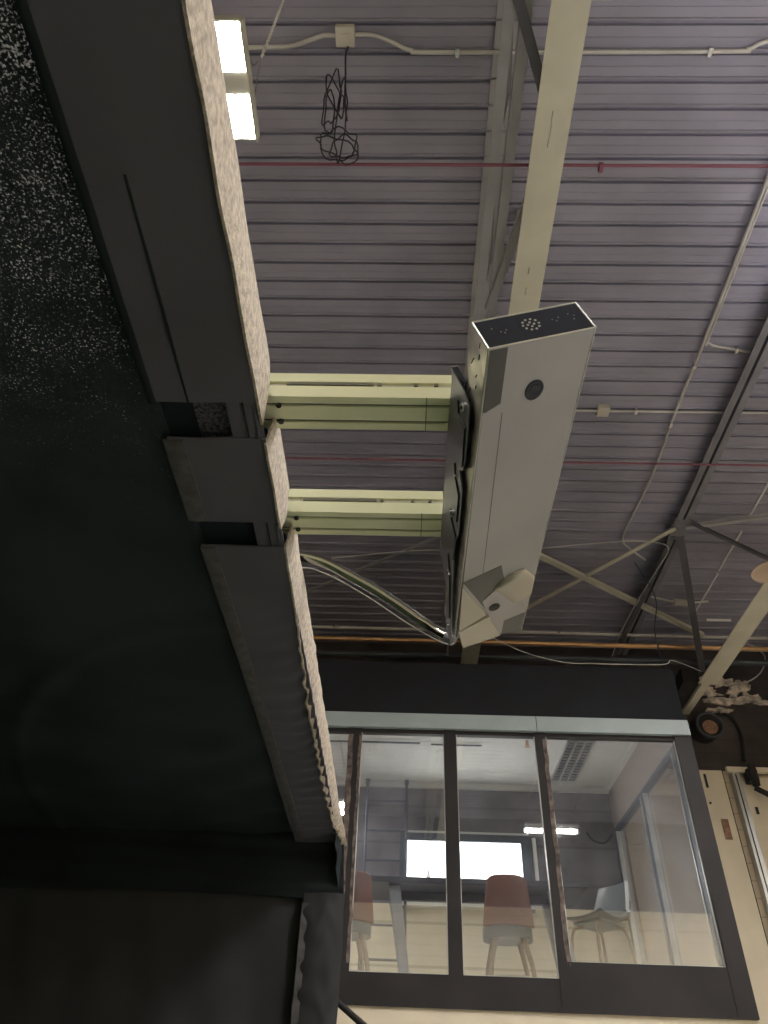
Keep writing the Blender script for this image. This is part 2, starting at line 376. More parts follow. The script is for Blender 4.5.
pipe('conduit', bez([(-.405, 1.755, zc), (-.28, 1.76, zc), (-.15, 1.80, zc), (-.02, 1.852, zc), (.2, 1.865, zc), (2.1, 1.86, zc), (2.28, 1.845, zc), (2.5, 1.79, zc), (3.6, 1.79, zc)]), .015, 'pipe', 'long white conduit running right from the pale square box', 'conduit', cl=[(.30, 1.865, zc), (2.02, 1.86, zc)])
t = thing('junction_box', (1.98, 5.05, zc), 'small pale junction box on the deck right of the launch monitor', 'junction box')
B(1.93, 2.05, 5.07, 5.19, ZR - .06, ZR + .002).build('case', M['box'], t, .005)
B(1.95, 2.03, 5.09, 5.17, ZR - .064, ZR - .06).build('cover_plate', M['box'], t)
pipe('conduit', [(2.05, 5.13, zc), (X1, 5.13, zc)], .012, 'pipe', 'thin conduit running right from the small pale junction box', 'conduit', cl=[(2.32, 5.13, zc)])
pipe('conduit', [(1.93, 5.13, zc), (1.2, 5.13, zc)], .012, 'pipe', 'short conduit entering the small junction box from behind the launch monitor', 'conduit')
s = zc / 5.6
pipe('conduit', bez([(2.74, -2, zc), (2.74, 2.7, zc), (2.735, 4.2, zc), (2.72, 5.2, zc), (2.73, 6.1, zc), (2.66, 7.0, zc), (2.68, 7.25, zc), (2.80, 7.4, zc), (3.0, 7.5, zc - .1)]), .014, 'pipe', 'long conduit running away along the deck at the right with a hooked end', 'conduit', cl=[(2.73, 4.55, zc), (2.72, 5.3, zc)])
pipe('conduit', bez([(2.77, 2.2, zc), (2.765, 4.1, zc), (2.79, 4.28, zc), (3.0, 4.34, zc), (3.3, 4.40, zc), (4.2, 4.6, zc)]), .011, 'pipe', 'conduit branching off right in a bend under the deck', 'conduit', cl=[(3.06, 4.35, zc)])
for (ya, yb, wd) in ((6.1, 6.85, 'nearest'), (7.05, 7.85, 'middle'), (7.92, 8.85, 'farthest')):
    tag(MB().tube([(4.06, ya, 5.789), (4.05, yb, 5.789)], .013, 6).build('light_strip', M['paper']), 'bright white thin strip on the deck at right, %s of three in line' % wd, 'strip')
tag(MB().tube([(4.27, 9.03, 5.785), (4.6, 9.03, 5.785)], .018, 6).build('light_strip', M['paper']), 'short white crosswise strip beside the right cream beam', 'strip')
pipe('slack_cable', bez([(-.9, 7.3, 5.45), (.2, 7.33, 5.62), (1.1, 7.3, 5.58), (1.7, 7.21, 5.6), (2.3, 7.1, 5.6), (2.81, 7.04, 5.6), (3.17, 7.15, 5.6), (3.16, 7.6, 5.6), (3.06, 8.3, 5.55), (3.0, 9.0, 5.5), (2.98, 9.6, 5.4)]), .007, 'pipe', 'thin grey cable looping across below the joist plate', 'cable')
pipe('slack_cable', bez([(.90, 6.7, 5.0), (.82, 6.85, 4.3), (1.15, 6.9, 4.03), (1.62, 6.9, 3.875), (2.0, 6.9, 3.86), (2.35, 6.9, 3.86), (2.72, 6.95, 3.90), (3.0, 7.4, 4.2), (3.80, 8.6, 4.74)]), .005, 'pipe', 'thin cable sagging across the black fascia above the glazing', 'cable')
pipe('slack_cable', bez([(4.72, 9.5, 5.74), (4.95, 9.5, 5.72), (5.16, 9.5, 5.52), (5.06, 9.5, 5.27), (4.85, 9.55, 5.12), (4.7, 9.85, 5.2)]), .009, 'pipe', 'grey cable arching beside the broken plaster patches', 'cable')
pipe('slack_cable', bez([(2.9, 7.6, 5.7), (3.25, 8.1, 5.5), (3.4, 8.77, 5.4), (3.6, 9.2, 5.1), (3.85, 9.3, 5.0)]), .008, 'dpipe', 'thin dark cable hanging between the joist and the office roof', 'cable')
t = thing('small_lamp', (3.4, 8.3, 5.6), 'tiny pale fitting on a short crosswise pipe near the back', 'fitting')
MB().cyl((3.58, 8.35, 5.62), (3.76, 8.37, 5.62), .045).build('case', M['box'], t)
MB().tube([(3.28, 8.30, 5.66), (3.6, 8.35, 5.62)], .014, 6).tube([(3.76, 8.37, 5.62), (4.05, 8.38, 5.66)], .014, 6).build('tube', M['pipe'], t)
# tangled black wire
t = thing('wire_tangle', (-.5, 2.0, 5.5), 'tangled bundle of thin black wire hanging below the square junction box', 'wire')
MB().tube(bez([(-.45, 1.82, ZR - .05), (-.46, 1.83, 5.6), (-.455, 1.9, 5.45), (-.45, 2.0, 5.25), (-.43, 2.05, 5.1)]), .007, 6).build('drop_wire', M['wire'], t)
for k, (cx, cy_, rx, ry, tl) in enumerate(((-.52, 1.93, .050, .16, .3), (-.50, 1.90, .035, .13, -.3), (-.54, 2.00, .03, .14, .1), (-.50, 2.20, .11, .12, .9), (-.50, 2.22, .14, .06, .4), (-.47, 2.05, .03, .25, .15), (-.45, 2.24, .09, .10, -.3))):
    P = []
    for i in range(26):
        a = 2 * PI * i / 26; u = rx * math.cos(a) * (1 + .3 * nz(i * .4, k)); v = ry * math.sin(a) * (1 + .3 * nz(i * .3, k + 9))
        P.append((cx + u * math.cos(tl) - v * math.sin(tl), cy_ + u * math.sin(tl) + v * math.cos(tl), 5.1 + .12 * nz(i * .25, k, 4)))
    MB().tube(P, .0050, 6, closed=True).build('wire_loop', M['wire'], t)

# ------------------------------------------------------------------ high bay lamps
def highbay(cx, cy, z, along, pw, pl, gap, label, m, up_=False):
    """two glowing panels in one housing; along = 'x' or 'y'"""
    t = thing('high_bay_lamp', (cx, cy, z), label, 'lamp', 'high bay lamps')
    tot = 2 * pl + gap; hw = pw / 2 + .02
    def bx(a0, a1, b0, b1, z0, z1): return B(cx + a0, cx + a1, cy + b0, cy + b1, z0, z1) if along == 'y' else B(cx + b0, cx + b1, cy + a0, cy + a1, z0, z1)
    bx(-hw, hw, -tot / 2 - .015, tot / 2 + .015, z + .012, z + .075).build('housing', M['housing'], t, .006)
    bx(-hw, -hw + .012, -tot / 2 - .015, tot / 2 + .015, z - .006, z + .012).build('side_lip', M['housing'], t)
    bx(hw - .012, hw, -tot / 2 - .015, tot / 2 + .015, z - .006, z + .012).build('side_lip', M['housing'], t)
    bx(-pw / 2, pw / 2, -tot / 2, -tot / 2 + pl, z + .0105, z + .012).build('light_panel', M[m], t)
    bx(-pw / 2, pw / 2, tot / 2 - pl, tot / 2, z + .0105, z + .012).build('light_panel', M[m], t)
    return t
t = highbay(-.945, 1.507, 4.2, 'y', .152, .221, .115, 'bright twin-panel high bay lamp beside the top of the black enclosure', 'lamp')
def chain(t, a, b):
    a = Vector(a); b = Vector(b); L_ = (b - a).length; n_ = int(L_ / .028); m = MB(); dd = (b - a).normalized()
    for i in range(n_):
        c = a + dd * (i + .5) * .028; s_ = Vector((1, 0, 0)) if i % 2 else Vector((0, 1, 0)); s_ = (s_ - dd * s_.dot(dd)).normalized()
        m.tube([c + dd * .018 * math.cos(q * PI / 4) + s_ * .009 * math.sin(q * PI / 4) for q in range(8)], .0028, 5, closed=True)
    m.build('chain', M['white'], t)
chain(t, (-.842, 1.50, 4.56), (-.842, 1.505, ZR))
MB().tube([(-.842, 1.50, 4.56), (-.85, 1.47, 4.35), (-.86, 1.40, 4.275)], .004, 6).build('hook_wire', M['bolt'], t)
MB().tube([(-.842, 1.50, 4.56), (-.85, 1.56, 4.35), (-.86, 1.64, 4.275)], .004, 6).build('hook_wire', M['bolt'], t)
for (x, yy, z, lb) in ((2.42, 1.62, 3.92, 'high bay lamp just beyond the right edge of the view'), (6.3, -1.5, 4.2, 'high bay lamp far right behind the viewer'),
                       (3.7, 3.2, 4.95, 'high bay lamp right of the view above the reflection line'), (-2.6, -2.2, 4.2, 'high bay lamp behind the viewer at left'), (6.3, 4.4, 4.2, 'high bay lamp far right by the side wall'), (-4.6, 2.2, 4.2, 'high bay lamp far left beyond the enclosure')):
    t = highbay(x, yy, z, 'x', .20, .37, .08, lb, 'lampoff')
    B(x - .3, x + .3, yy - .08, yy + .08, z + .076, z + .080).build('added_uplight', M['uplight'], t)  # added glowing panel that brightens the roof deck
    for q in (-.3, .3): MB().tube([(x + q, yy, z + .075), (x + q + (.8 if x > 0 else -.8), yy, ZR)], .004, 6).build('hang_wire', M['bolt'], t)

# ------------------------------------------------------------------ dome pendant by the right beam
t = thing('pendant_shade', (3.95, 6.4, 4.7), 'shallow brown pendant shade at the right edge above the cream beam end', 'lamp shade')
MB().grid(lambda u, v: (3.79 + (.02 + .18 * u) * math.cos(2 * PI * v), 6.30 + (.02 + .18 * u) * math.sin(2 * PI * v), 4.70 - .06 * u * u), 6, 24, (0, 0, .006)).build('shade', M['dome'], t)
MB().cyl((3.79, 6.30, 4.70), (4.30, 6.2, ZR), .003, 6).build('stem', M['darksteel'], t)

# ------------------------------------------------------------------ back wall details
t = thing('wall_patch', (4.7, 9.88, 5.1), 'broken pale plaster patches on the dark wall by the cream beam end', 'plaster patch')
for k, (cx, cz, rx, rz) in enumerate(((4.62, 5.27, .20, .07), (4.90, 5.20, .13, .10), (4.42, 5.10, .13, .09), (4.60, 4.97, .30, .05), (4.95, 5.02, .16, .07), (4.75, 5.10, .09, .06), (4.35, 5.30, .08, .03), (5.15, 4.96, .14, .025), (4.5, 4.82, .18, .03))):
    P = []
    for i in range(22):
        a = 2 * PI * i / 22; q = 1 + .9 * nz(i * 1.1, k * 3.3)
        P.append((cx + rx * q * math.cos(a), 9.90, cz + rz * q * math.sin(a)))
    MB().prism(P, (0, -.02 - .006 * k, 0)).build('plaster_fragment', M['plaster'], t)
t = thing('wall_flue', (4.21, 9.8, 4.5), 'dark round flue with a rusty brown opening on the back wall beside the office', 'flue')
MB().cyl((4.17, 9.9, 4.52), (4.17, 9.62, 4.48), .18, 28).build('collar', M['soot'], t)
MB().tube([(4.17 + .17 * math.cos(a * PI / 14), 9.60, 4.48 + .17 * math.sin(a * PI / 14)) for a in range(28)], .018, 8, closed=True).build('rim', M['dpipe'], t)
MB().cyl((4.17, 9.62, 4.45), (4.17, 9.60, 4.45), .10, 20).build('opening', M['rust'], t)
MB().tube(bez([(4.25, 9.7, 4.66), (4.45, 9.8, 4.72), (4.62, 9.86, 4.70), (4.68, 9.87, 4.45), (4.62, 9.87, 4.1)]), .02, 6).build('tail_pipe', M['soot'], t)
# cream sectional panels and garage door hardware right of the office
t = thing('sliding_door', (4.9, 9.86, 1.2), 'cream panelled overhead door against the back wall at the far right', 'door')
B(4.47, 6.3, 9.82, 9.90, ZF, 3.86).build('door_leaf', M['ply'], t)
B(4.37, 4.47, 9.78, 9.90, ZF, 3.90).build('door_track', M['silver'], t)
B(4.30, 6.4, 9.74, 9.80, 3.90, 3.965).build('head_rail', M['ply'], t)
B(4.405, 4.42, 9.775, 9.78, ZF, 3.88).build('track_slot', M['soot'], t)
k_ = MB().cyl((4.60, 9.68, 3.97), (4.60, 9.68, 3.70), .05, 14).cyl((4.56, 9.66, 3.66), (4.74, 9.66, 3.56), .035, 12).box(4.53, 4.66, 9.68, 9.82, 3.76, 3.92)
k_.build('door_latch', M['soot'], t)
B(4.80, 4.83, 9.79, 9.82, 2.9, 3.62).build('pull_bar', M['soot'], t)
for (a, b) in ((4.56, 3.38), (4.64, 3.02), (4.66, 2.78)): B(a, a + .035, 9.81, 9.82, b, b + .09).build('vent_slot', M['soot'], t)
t = thing('wall_panel', (4.0, 9.88, 1.2), 'tall cream board beside the black office frame on the back wall', 'wall panel')
B(2.86, 4.275, 9.86, 9.90, ZF, 3.955).build('board', M['ply'], t)
B(4.275, 4.29, 9.865, 9.90, ZF, 3.955).build('joint', M['soot'], t)
B(4.10, 4.19, 9.852, 9.86, 3.07, 3.32).build('access_plate', M['rust'], t)
B(4.02, 4.05, 9.852, 9.86, 3.72, 3.90).build('dark_slot', M['soot'], t)
MB().cyl((4.02, 9.86, 3.52), (4.02, 9.852, 3.52), .016, 8).build('screw_head', M['soot'], t)

# ------------------------------------------------------------------ mezzanine office
XL, XR, YF, YB, ZO, ZC, ZT = -2.5, 2.81, 7.0, 9.88, .80, 3.67, 3.86
struct(B(XL, XR, YF + .07, YB, ZO - .12, ZO).build('floor_office', M['officeceil']), 'floor of the raised office', 'floor')
struct(B(XL, XR, YF + .07, YB, ZC, ZC + .06).build('ceiling_office', M['officeceil']), 'white ceiling of the raised office', 'ceiling')
struct(B(XL, XR, YB - .02, YB + .01, ZO, ZC).build('wall_office_back', M['officewall']), 'grey back wall of the raised office', 'wall')
struct(B(XL, XL + .08, YF + .07, YB - .02, ZO, ZC).build('wall_office_left', M['office']), 'left wall of the raised office', 'wall')
w = MB(); 
w.box(2.72, XR, YF + .07, 9.80, 3.12, ZC).box(2.72, XR, 9.76, YB - .02, ZO, ZC).box(2.72, XR, YF + .07, 9.76, ZO, 1.02).box(2.72, XR, YF + .07, 7.16, 1.02, 3.12)
struct(w.build('wall_office_right', M['officeside']), 'right wall of the raised office above and around its side glazing', 'wall')
struct(B(XL, XR, YF + .02, YF + .14, ZF, .838).build('wall_below_office', M['ply']), 'cream wall under the office glazing', 'wall')
struct(B(XL, XR, YF, YB, 3.735, ZT - .03).build('ceiling_office_roof', M['black']), 'black roof slab of the office', 'roof')
struct(B(XL, XR - .02, YF - .03, YF + .04, 3.285, ZT).build('trim_1', M['black']), 'plain black fascia above the glazing', 'fascia')
tb = struct(B(XL, XR, YF - .05, YF + .04, 3.135, 3.285).build('trim_2', M['paleblue']), 'pale blue-grey band along the top of the glazing', 'band')
B(1.32, 1.325, YF - .052, YF - .05, 3.135, 3.285).build('band_joint', M['soot'], tb)
wn = struct(B(XL, XR, YF + .035, YF + .065, 3.10, 3.14).build('window_1', M['frame']), 'black framed office glazing of tall panes in a row', 'window')
# jambs, mullions, rails, panes
B(2.655, XR + .005, YF - .02, YF + .06, .835, 3.135).build('jamb', M['frame'], wn)
for (a, b) in ((-1.44, -1.33), (-.52, -.395), (.412, .53), (1.30, 1.405)):
    B(a, b, YF - .01, YF + .06, 1.06, 3.135).build('mullion', M['frame'], wn)
for (a, b, e) in ((-.52, -.47, -1), (-.42, -.394, 1), (1.37, 1.407, 1)):       # ragged brown edge strips on the mullions
    def fn(u, v, a=a, b=b):
        x = a + (b - a) * u + .012 * nz(v * 14, a * 9) * (1 if (u in (0, 1)) else 0)
        return (x, YF - .014 - .004 * nz(v * 30, u * 9, a), 1.12 + 1.95 * v)
    MB().grid(fn, 4, 90, (0, .006, 0)).build('worn_edge', M['worn'], wn)
B(XL, 1.30, YF - .01, YF + .06, .835, 1.062).build('bottom_rail', M['frame'], wn)
B(1.30, 2.66, YF - .015, YF + .06, .835, 1.182).build('bottom_rail', M['frame'], wn)
B(XL, 2.66, YF - .0, YF + .06, 3.095, 3.137).build('top_rail', M['frame'], wn)
def fnr(u, v): return (2.66 + .03 * u + .006 * nz(v * 40, u), YF - .024, 1.2 + .5 * v)
MB().grid(fnr, 2, 40, (0, .005, 0)).build('torn_seal', M['soot'], wn)
for (a, b, z0) in ((XL, -1.44, 1.06), (-1.33, -.52, 1.06), (-.395, .412, 1.06), (.53, 1.30, 1.06), (1.405, 2.655, 1.18)):
    B(a, b, YF + .025, YF + .031, z0, 3.10).build('pane', M['glass'], wn)
for (a, b, z0) in ((-.395, .412, 1.06), (.53, 1.30, 1.06), (1.405, 2.655, 1.18)):   # thin light glazing beads
    q = MB()
    q.box(a, b, YF + .0, YF + .02, z0, z0 + .008)
    q.box(a, a + .007, YF + .0, YF + .02, z0, 3.095); q.box(b - .007, b, YF + .0, YF + .02, z0, 3.095)
    q.build('glazing_bead', M['silver'], wn)
# side glazing
ws = struct(B(2.70, 2.76, 7.10, 9.80, 3.08, 3.13).build('window_2', M['wframe']), 'side glazing of the office seen through the front pane', 'window')
B(2.69, 2.76, 9.70, 9.79, 1.0, 3.09).build('jamb', M['wframe'], ws)
B(2.69, 2.76, 8.38, 8.46, 1.0, 3.09).build('mullion', M['wframe'], ws)
B(2.69, 2.76, 7.10, 7.22, 1.0, 3.09).build('jamb', M['wframe'], ws)
for yy in (9.66, 8.34, 8.48, 7.24): B(2.685, 2.74, yy, yy + .025, 1.0, 3.07).build('glazing_bead', M['silver'], ws)
B(2.70, 2.76, 7.10, 9.80, 1.0, 1.06).build('bottom_rail', M['silver'], ws)
for (a, b) in ((7.22, 8.38), (8.46, 9.70)): B(2.725, 2.731, a, b, 1.06, 3.08).build('pane', M['glass'], ws)
# bright window in the office back wall
wb = struct(MB().box(0.0, 1.62, 9.79, 9.86, 2.93, 3.02).box(0, .085, 9.79, 9.86, 2.16, 2.93).box(1.51, 1.62, 9.79, 9.86, 2.16, 2.93).build('window_3', M['wframe']), 'bright overexposed window in the office back wall', 'window')
B(.085, 1.51, 9.83, 9.84, 2.24, 2.93).build('pane', M['day'], wb)
B(-.02, 1.64, 9.74, 9.86, 2.18, 2.24).build('sill', M['officeceil'], wb)
B(0.0, 1.62, 9.80, 9.86, 3.02, 3.05).build('head_trim', M['officeceil'], wb)
tag(B(1.66, 1.70, 9.80, 9.86, 2.2, 3.0).build('wall_conduit', M['paper']), 'short white upright conduit right of the bright office window', 'conduit')
struct(B(XL, 2.72, 9.80, 9.86, 3.60, 3.665).build('trim_3', M['officeceil']), 'white ceiling trim along the office back wall', 'trim')
struct(B(2.66, 2.72, 7.1, 9.8, 3.61, 3.665).build('trim_4', M['officeceil']), 'white ceiling trim along the office side wall', 'trim')
# shallow ceiling frame
t = thing('ceiling_track', (-.2, 8.4, 3.65), 'thin dark square-cornered track on the office ceiling at left', 'track')
MB().tube([(-1.1, 8.5, 3.64), (.22, 8.5, 3.64)], .012, 6).build('long_rail', M['darksteel'], t)
MB().tube([(-.72, 8.5, 3.64), (-.72, 9.3, 3.64)], .012, 6).build('short_rail', M['silver'], t)
tag(MB().tube([(.35, 8.55, 3.65), (.95, 8.55, 3.65)], .010, 6).build('ceiling_track', M['darksteel']), 'short dark track on the office ceiling above the second pane', 'track')
t = thing('fire_sprinkler', (1.47, 8.4, 3.6), 'small brass sprinkler head under the office ceiling', 'sprinkler')
MB().cyl((1.47, 8.42, 3.67), (1.47, 8.42, 3.60), .018, 10).build('stem', M['copper'], t)
MB().cyl((1.47, 8.42, 3.60), (1.47, 8.42, 3.595), .035, 12).build('deflector', M['copper'], t)
def troffer(x0, x1, y0, y1, label, lit):
    t = thing('ceiling_light', ((x0 + x1) / 2, (y0 + y1) / 2, 3.66), label, 'ceiling light', 'office ceiling lights')
    b = MB().box(x0, x0 + .02, y0, y1, 3.645, 3.67).box(x1 - .02, x1, y0, y1, 3.645, 3.67).box(x0, x1, y0, y0 + .02, 3.645, 3.67).box(x0, x1, y1 - .02, y1, 3.645, 3.67)
    b.build('frame', M['silver'], t)
    B(x0 + .02, x1 - .02, y0 + .02, y1 - .02, 3.662, 3.67).build('tray', M['tube'] if lit else M['wframe'], t)
    g = MB(); n_ = int((y1 - y0) / .085)
    for i in range(1, n_): g.box(x0 + .02, x1 - .02, y0 + i * (y1 - y0) / n_ - .006, y0 + i * (y1 - y0) / n_ + .006, 3.645, 3.662)
    m_ = 3
    for i in range(1, m_): g.box(x0 + (x1 - x0) * i / m_ - .012, x0 + (x1 - x0) * i / m_ + .012, y0, y1, 3.643, 3.662)
    g.build('louver', M['silver'], t)
troffer(1.93, 2.25, 8.36, 9.58, 'louvred ceiling light in the office seen through the right pane', False)
troffer(-1.9, -1.3, 8.0, 9.2, 'added unseen ceiling light at the far left inside the office', True)  # out of view, added to brighten the office
troffer(.2, .8, 7.25, 7.85, 'added unseen ceiling light behind the top of the office glazing', True)  # out of view as well, added for more office light

# ladder against the office back wall
t = thing('ladder', (-.18, 9.7, ZO), 'dark steel ladder upright against the grey office back wall', 'ladder')
for x in (-.43, .075): MB().tube([(x, 9.66, ZO), (x, 9.66, 3.58)], .018, 8).cyl((x, 9.66, 3.58), (x, 9.66, 3.63), .03, 10).build('side_rail', M['ladder'], t)
for z in (3.36, 2.99, 2.64, 2.29, 1.94, 1.59, 1.24): MB().tube([(-.43, 9.66, z), (.075, 9.66, z)], .014, 8).build('rung', M['ladder'], t)
# bar table
t = thing('bar_table', (.6, 7.8, ZO), 'high dark-topped bar table with slanted grey legs inside the office', 'table')
MB().prism([(-.62, 7.45, 1.855), (1.735, 7.45, 1.855), (1.735, 8.15, 1.855), (-.62, 8.15, 1.855)], (0, 0, .05)).build('table_top', M['table'], t, .006)
for (x, s_) in ((-.10, 1), (1.38, 1)):
    for y_ in (7.60, 8.0):
        MB().prism([(x, y_ - .035, 1.855), (x + .11, y_ - .035, 1.855), (x + .11 + .14 * s_, y_ - .035, ZO), (x + .04 + .14 * s_, y_ - .035, ZO)], (0, .07, 0)).build('leg', M['tleg'], t, .006)
B(-.05, 1.46, 7.77, 7.83, 1.78, 1.855).build('under_rail', M['table'], t)
tag(MB().prism([(.335, 7.9, 2.03 - .125), (.235, 7.9, 2.03 - .125), (.29, 7.97, 2.13)], (0, .012, 0)).build('table_card', M['paper']), 'white tent card standing on the dark bar table', 'card')

def stool(cx, cy, rz, label):
    """bar stool with a tall leather back and splayed wooden legs; faces +y before rz"""
    t = thing('bar_stool', (cx, cy, ZO), label, 'bar stool', 'bar stools')
    R_ = Matrix.Rotation(rz, 3, 'Z')
    def P(x, y, z): v = R_ @ Vector((x, y, 0)); return (cx + v.x, cy + v.y, z)
    def back(u, v):
        x = -.225 + .45 * u; w = .78 + .22 * min(1, (1 - v) * 1.6 + .2)
        rr = abs(2 * u - 1) ** 6 * .035 * (1 if v > .5 else .2)
        return P(x * (1 - .20 * v), -.20 - .05 * v + .06 * (2 * u - 1) ** 2, 1.49 + .40 * v - rr)
    n_ = R_ @ Vector((0, .05, 0))
    MB().grid(back, 12, 10, n_).build('backrest', M['leather'], t, .012)
    def seat(u, v):
        a = 2 * PI * u; q = 1 if v else 0
        return P(.22 * v * math.cos(a), .21 * v * math.sin(a), 1.40 + .02 * (1 - v))
    MB().grid(seat, 24, 5, (0, 0, .09)).build('seat', M['shell'], t)
    for (a, b) in ((-1, -1), (1, -1), (1, 1), (-1, 1)):
        MB().tube([P(.12 * a, .12 * b, 1.41), P(.17 * a, .17 * b, 1.2), P(.22 * a, .22 * b, ZO)], [.024, .02, .014], 8).build('leg', M['wood'], t)
    MB().tube([P(.17 * math.cos(k * PI / 8), .17 * math.sin(k * PI / 8), 1.12) for k in range(16)], .009, 6, closed=True).build('foot_ring', M['silver'], t)
stool(.965, 7.45, 0, 'brown leather bar stool with its back to the second office pane')
stool(-.46, 7.47, .15, 'brown bar stool half hidden behind the left mullion')
# shell chair at the right end of the table
t = thing('shell_chair', (1.86, 7.8, ZO), 'tall chair with pale curved shell back and wooden pad behind the right pane', 'chair')
cy_ = 7.80
CH = Matrix.Rotation(.60, 3, 'Z')
def rot_(p): q = CH @ (Vector(p) - Vector((1.88, cy_, 0))); return (q.x + 1.88, q.y + cy_, q.z)
def shell(u, v):
    # side profile along v: front edge of seat -> back top; u across the width
    if v < .5: q = v / .5; x = 1.62 + .40 * q; z = 1.70 - .05 * math.sin(q * PI * .9) - .015
    else: q = (v - .5) / .5; x = 2.02 + .13 * q ** .8; z = 1.69 + .32 * q
    wd = .23 * (1 - .25 * max(0, v - .5) * 2 * (1 if v > .5 else 0)); wy = (2 * u - 1)
    dip = .03 * wy * wy
    return rot_((x - (dip if v > .55 else 0), cy_ + wd * wy, z + (dip if v <= .55 else 0) - (.03 if v == 0 else 0)))
MB().grid(shell, 10, 24, (.012, 0, -.012)).build('shell', M['shell'], t)
def sh2(u, v):
    p = Vector(shell(0, .5 + .5 * v)); return (p.x - .01 + .03 * u, p.y - .01, p.z)
MB().grid(sh2, 2, 14, (0, .012, 0)).build('shell_edge', M['shellw'], t)
MB().grid(lambda u, v: rot_((2.09 + .06 * v, cy_ - .16 + .26 * u, 1.68 + .17 * v)), 6, 6, (.018, 0, -.006)).build('back_pad', M['wood'], t)
MB().prism([rot_(q) for q in ((1.70, cy_ - .17, 1.62), (2.05, cy_ - .17, 1.60), (2.05, cy_ + .17, 1.60), (1.70, cy_ + .17, 1.62))], (0, 0, .03)).build('seat_base', M['shell'], t, .01)
for (a, b) in ((-1, -1), (1, -1), (1, 1), (-1, 1)):
    MB().tube(bez([rot_(q) for q in ((1.86 + .10 * a, cy_ + .10 * b, 1.61), (1.86 + .19 * a, cy_ + .15 * b, 1.56), (1.86 + .22 * a, cy_ + .17 * b, 1.3), (1.86 + .24 * a, cy_ + .20 * b, ZO))], 6), .014, 8).build('leg', M['wood'], t)
tag(MB().tube(bez([(2.36, 9.84, 3.10), (2.42, 9.80, 2.99), (2.56, 9.80, 2.97), (2.66, 9.78, 3.06)]), .012, 6).build('wall_cable', M['wire']), 'small cable drooping in the far corner of the office', 'cable')

# ------------------------------------------------------------------ black golf enclosure
XO, XI, ZB, ZTp = -.337, -.575, 1.27, 1.435        # outer face, inner seam, underside, top of the front beam
YE = 4.30
t = thing('golf_enclosure', (-1.9, 1.8, ZF), 'huge black fabric enclosure filling the left side, with lit fuzzy front edge', 'enclosure')
enc = t
def puck(y): return max(0., min(1., (y - 1.9) / .8))
def droop(y): return .0 if y < 2.6 else -.02 * ((y - 2.6) / 1.7) ** 2
# canopy sheet
def canopy(u, v):
    x = XI + .004 - 2.7 * u; y = -.9 + (YE + .9) * v
    z = ZB + .022 + .012 * nz(x * 2, y * 1.5)
    q = math.hypot((x + .55) * 1.0, (y - 4.25) * .62) - 1.33                     # long curved crease
    z -= .012 * math.exp(-(q / .03) ** 2)
    if y > 2.4: z += .012 * math.sin((y * 1.0 + x * .55) * 16 + 2 * nz(x * 3, y)) * min(1, (y - 2.4)) * max(0, 1 - abs(x + .6) * 1.1)
    return (x, y, z)
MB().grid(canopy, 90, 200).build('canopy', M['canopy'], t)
# underside band of the front beam in three runs, pierced by two slots
def band(y0, y1, ny):
    def fn(u, v):
        x = XO + (XI - XO) * u; y = y0 + (y1 - y0) * v; k = puck(y)
        z = ZB + .003 * nz(x * 9, y * 5) + droop(y)
        z += k * .007 * math.sin(y * 58 + 5 * nz(x * 6, y * 2) + x * 20) * (1 - u) ** 1.0
        z += .007 * math.sin(PI * u) * nz(y * 2.2, 7)
        return (x + (.006 * nz(y * 3, 3) if u == 1 else 0), y, z)
    return MB().grid(fn, 14, ny, (0, 0, .006))
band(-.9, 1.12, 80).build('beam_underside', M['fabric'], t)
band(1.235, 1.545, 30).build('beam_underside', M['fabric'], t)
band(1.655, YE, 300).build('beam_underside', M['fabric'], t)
for (a, b, c) in ((1.12, 1.235, .00), (1.545, 1.655, .0)):
    MB().prism([(XO - .002, a - .01, ZB + .006), (-.415, a - .01, ZB + .006), (-.415, b + .01, ZB + .006), (XO - .002, b + .01, ZB + .006)], (0, 0, .004)).build('slot_bridge', M['fabric'], t)
    B(-.378, -.374, a + .004, b - .004, ZB + .002, ZB + .006).build('slot_stitching', M['soot'], t)
B(-.50, -.41, 1.08, 1.34, ZB + .03, ZB + .034).build('slot_lining', M['fleck'], t)
B(-.60, -.50, 1.08, 1.34, ZB + .034, ZB + .04).build('slot_lining', M['navy'], t)
B(-.60, -.41, 1.50, 1.77, ZB + .034, ZB + .04).build('slot_lining', M['navy'], t)
# raised hem strips along the inner seam
def strip(y0, y1, x0, x1, n_, m, nm, dz=-.004):
    def fn(u, v):
        y = y0 + (y1 - y0) * v; x = x0(y) + (x1(y) - x0(y)) * u
        return (x, y, ZB + dz + droop(y) + .003 * nz(x * 20, y * 9) - .002 * math.sin(PI * u))
    MB().grid(fn, 4, n_, (0, 0, .004)).build(nm, m, t)
strip(1.24, 1.54, lambda y: -.585 + .0 * y, lambda y: -.535, 20, M['hem'], 'seam_strip')
strip(1.66, YE - .1, lambda y: -.578 + .008 * (y - 1.6), lambda y: -.535 + .006 * (y - 1.6), 120, M['hem'], 'seam_strip')
strip(-.9, 1.12, lambda y: -.588, lambda y: -.57, 60, M['fabric2'], 'seam_piping', -.008)
strip(.6, 1.12, lambda y: -.50, lambda y: -.495, 20, M['fabric2'], 'seam_piping', -.002)
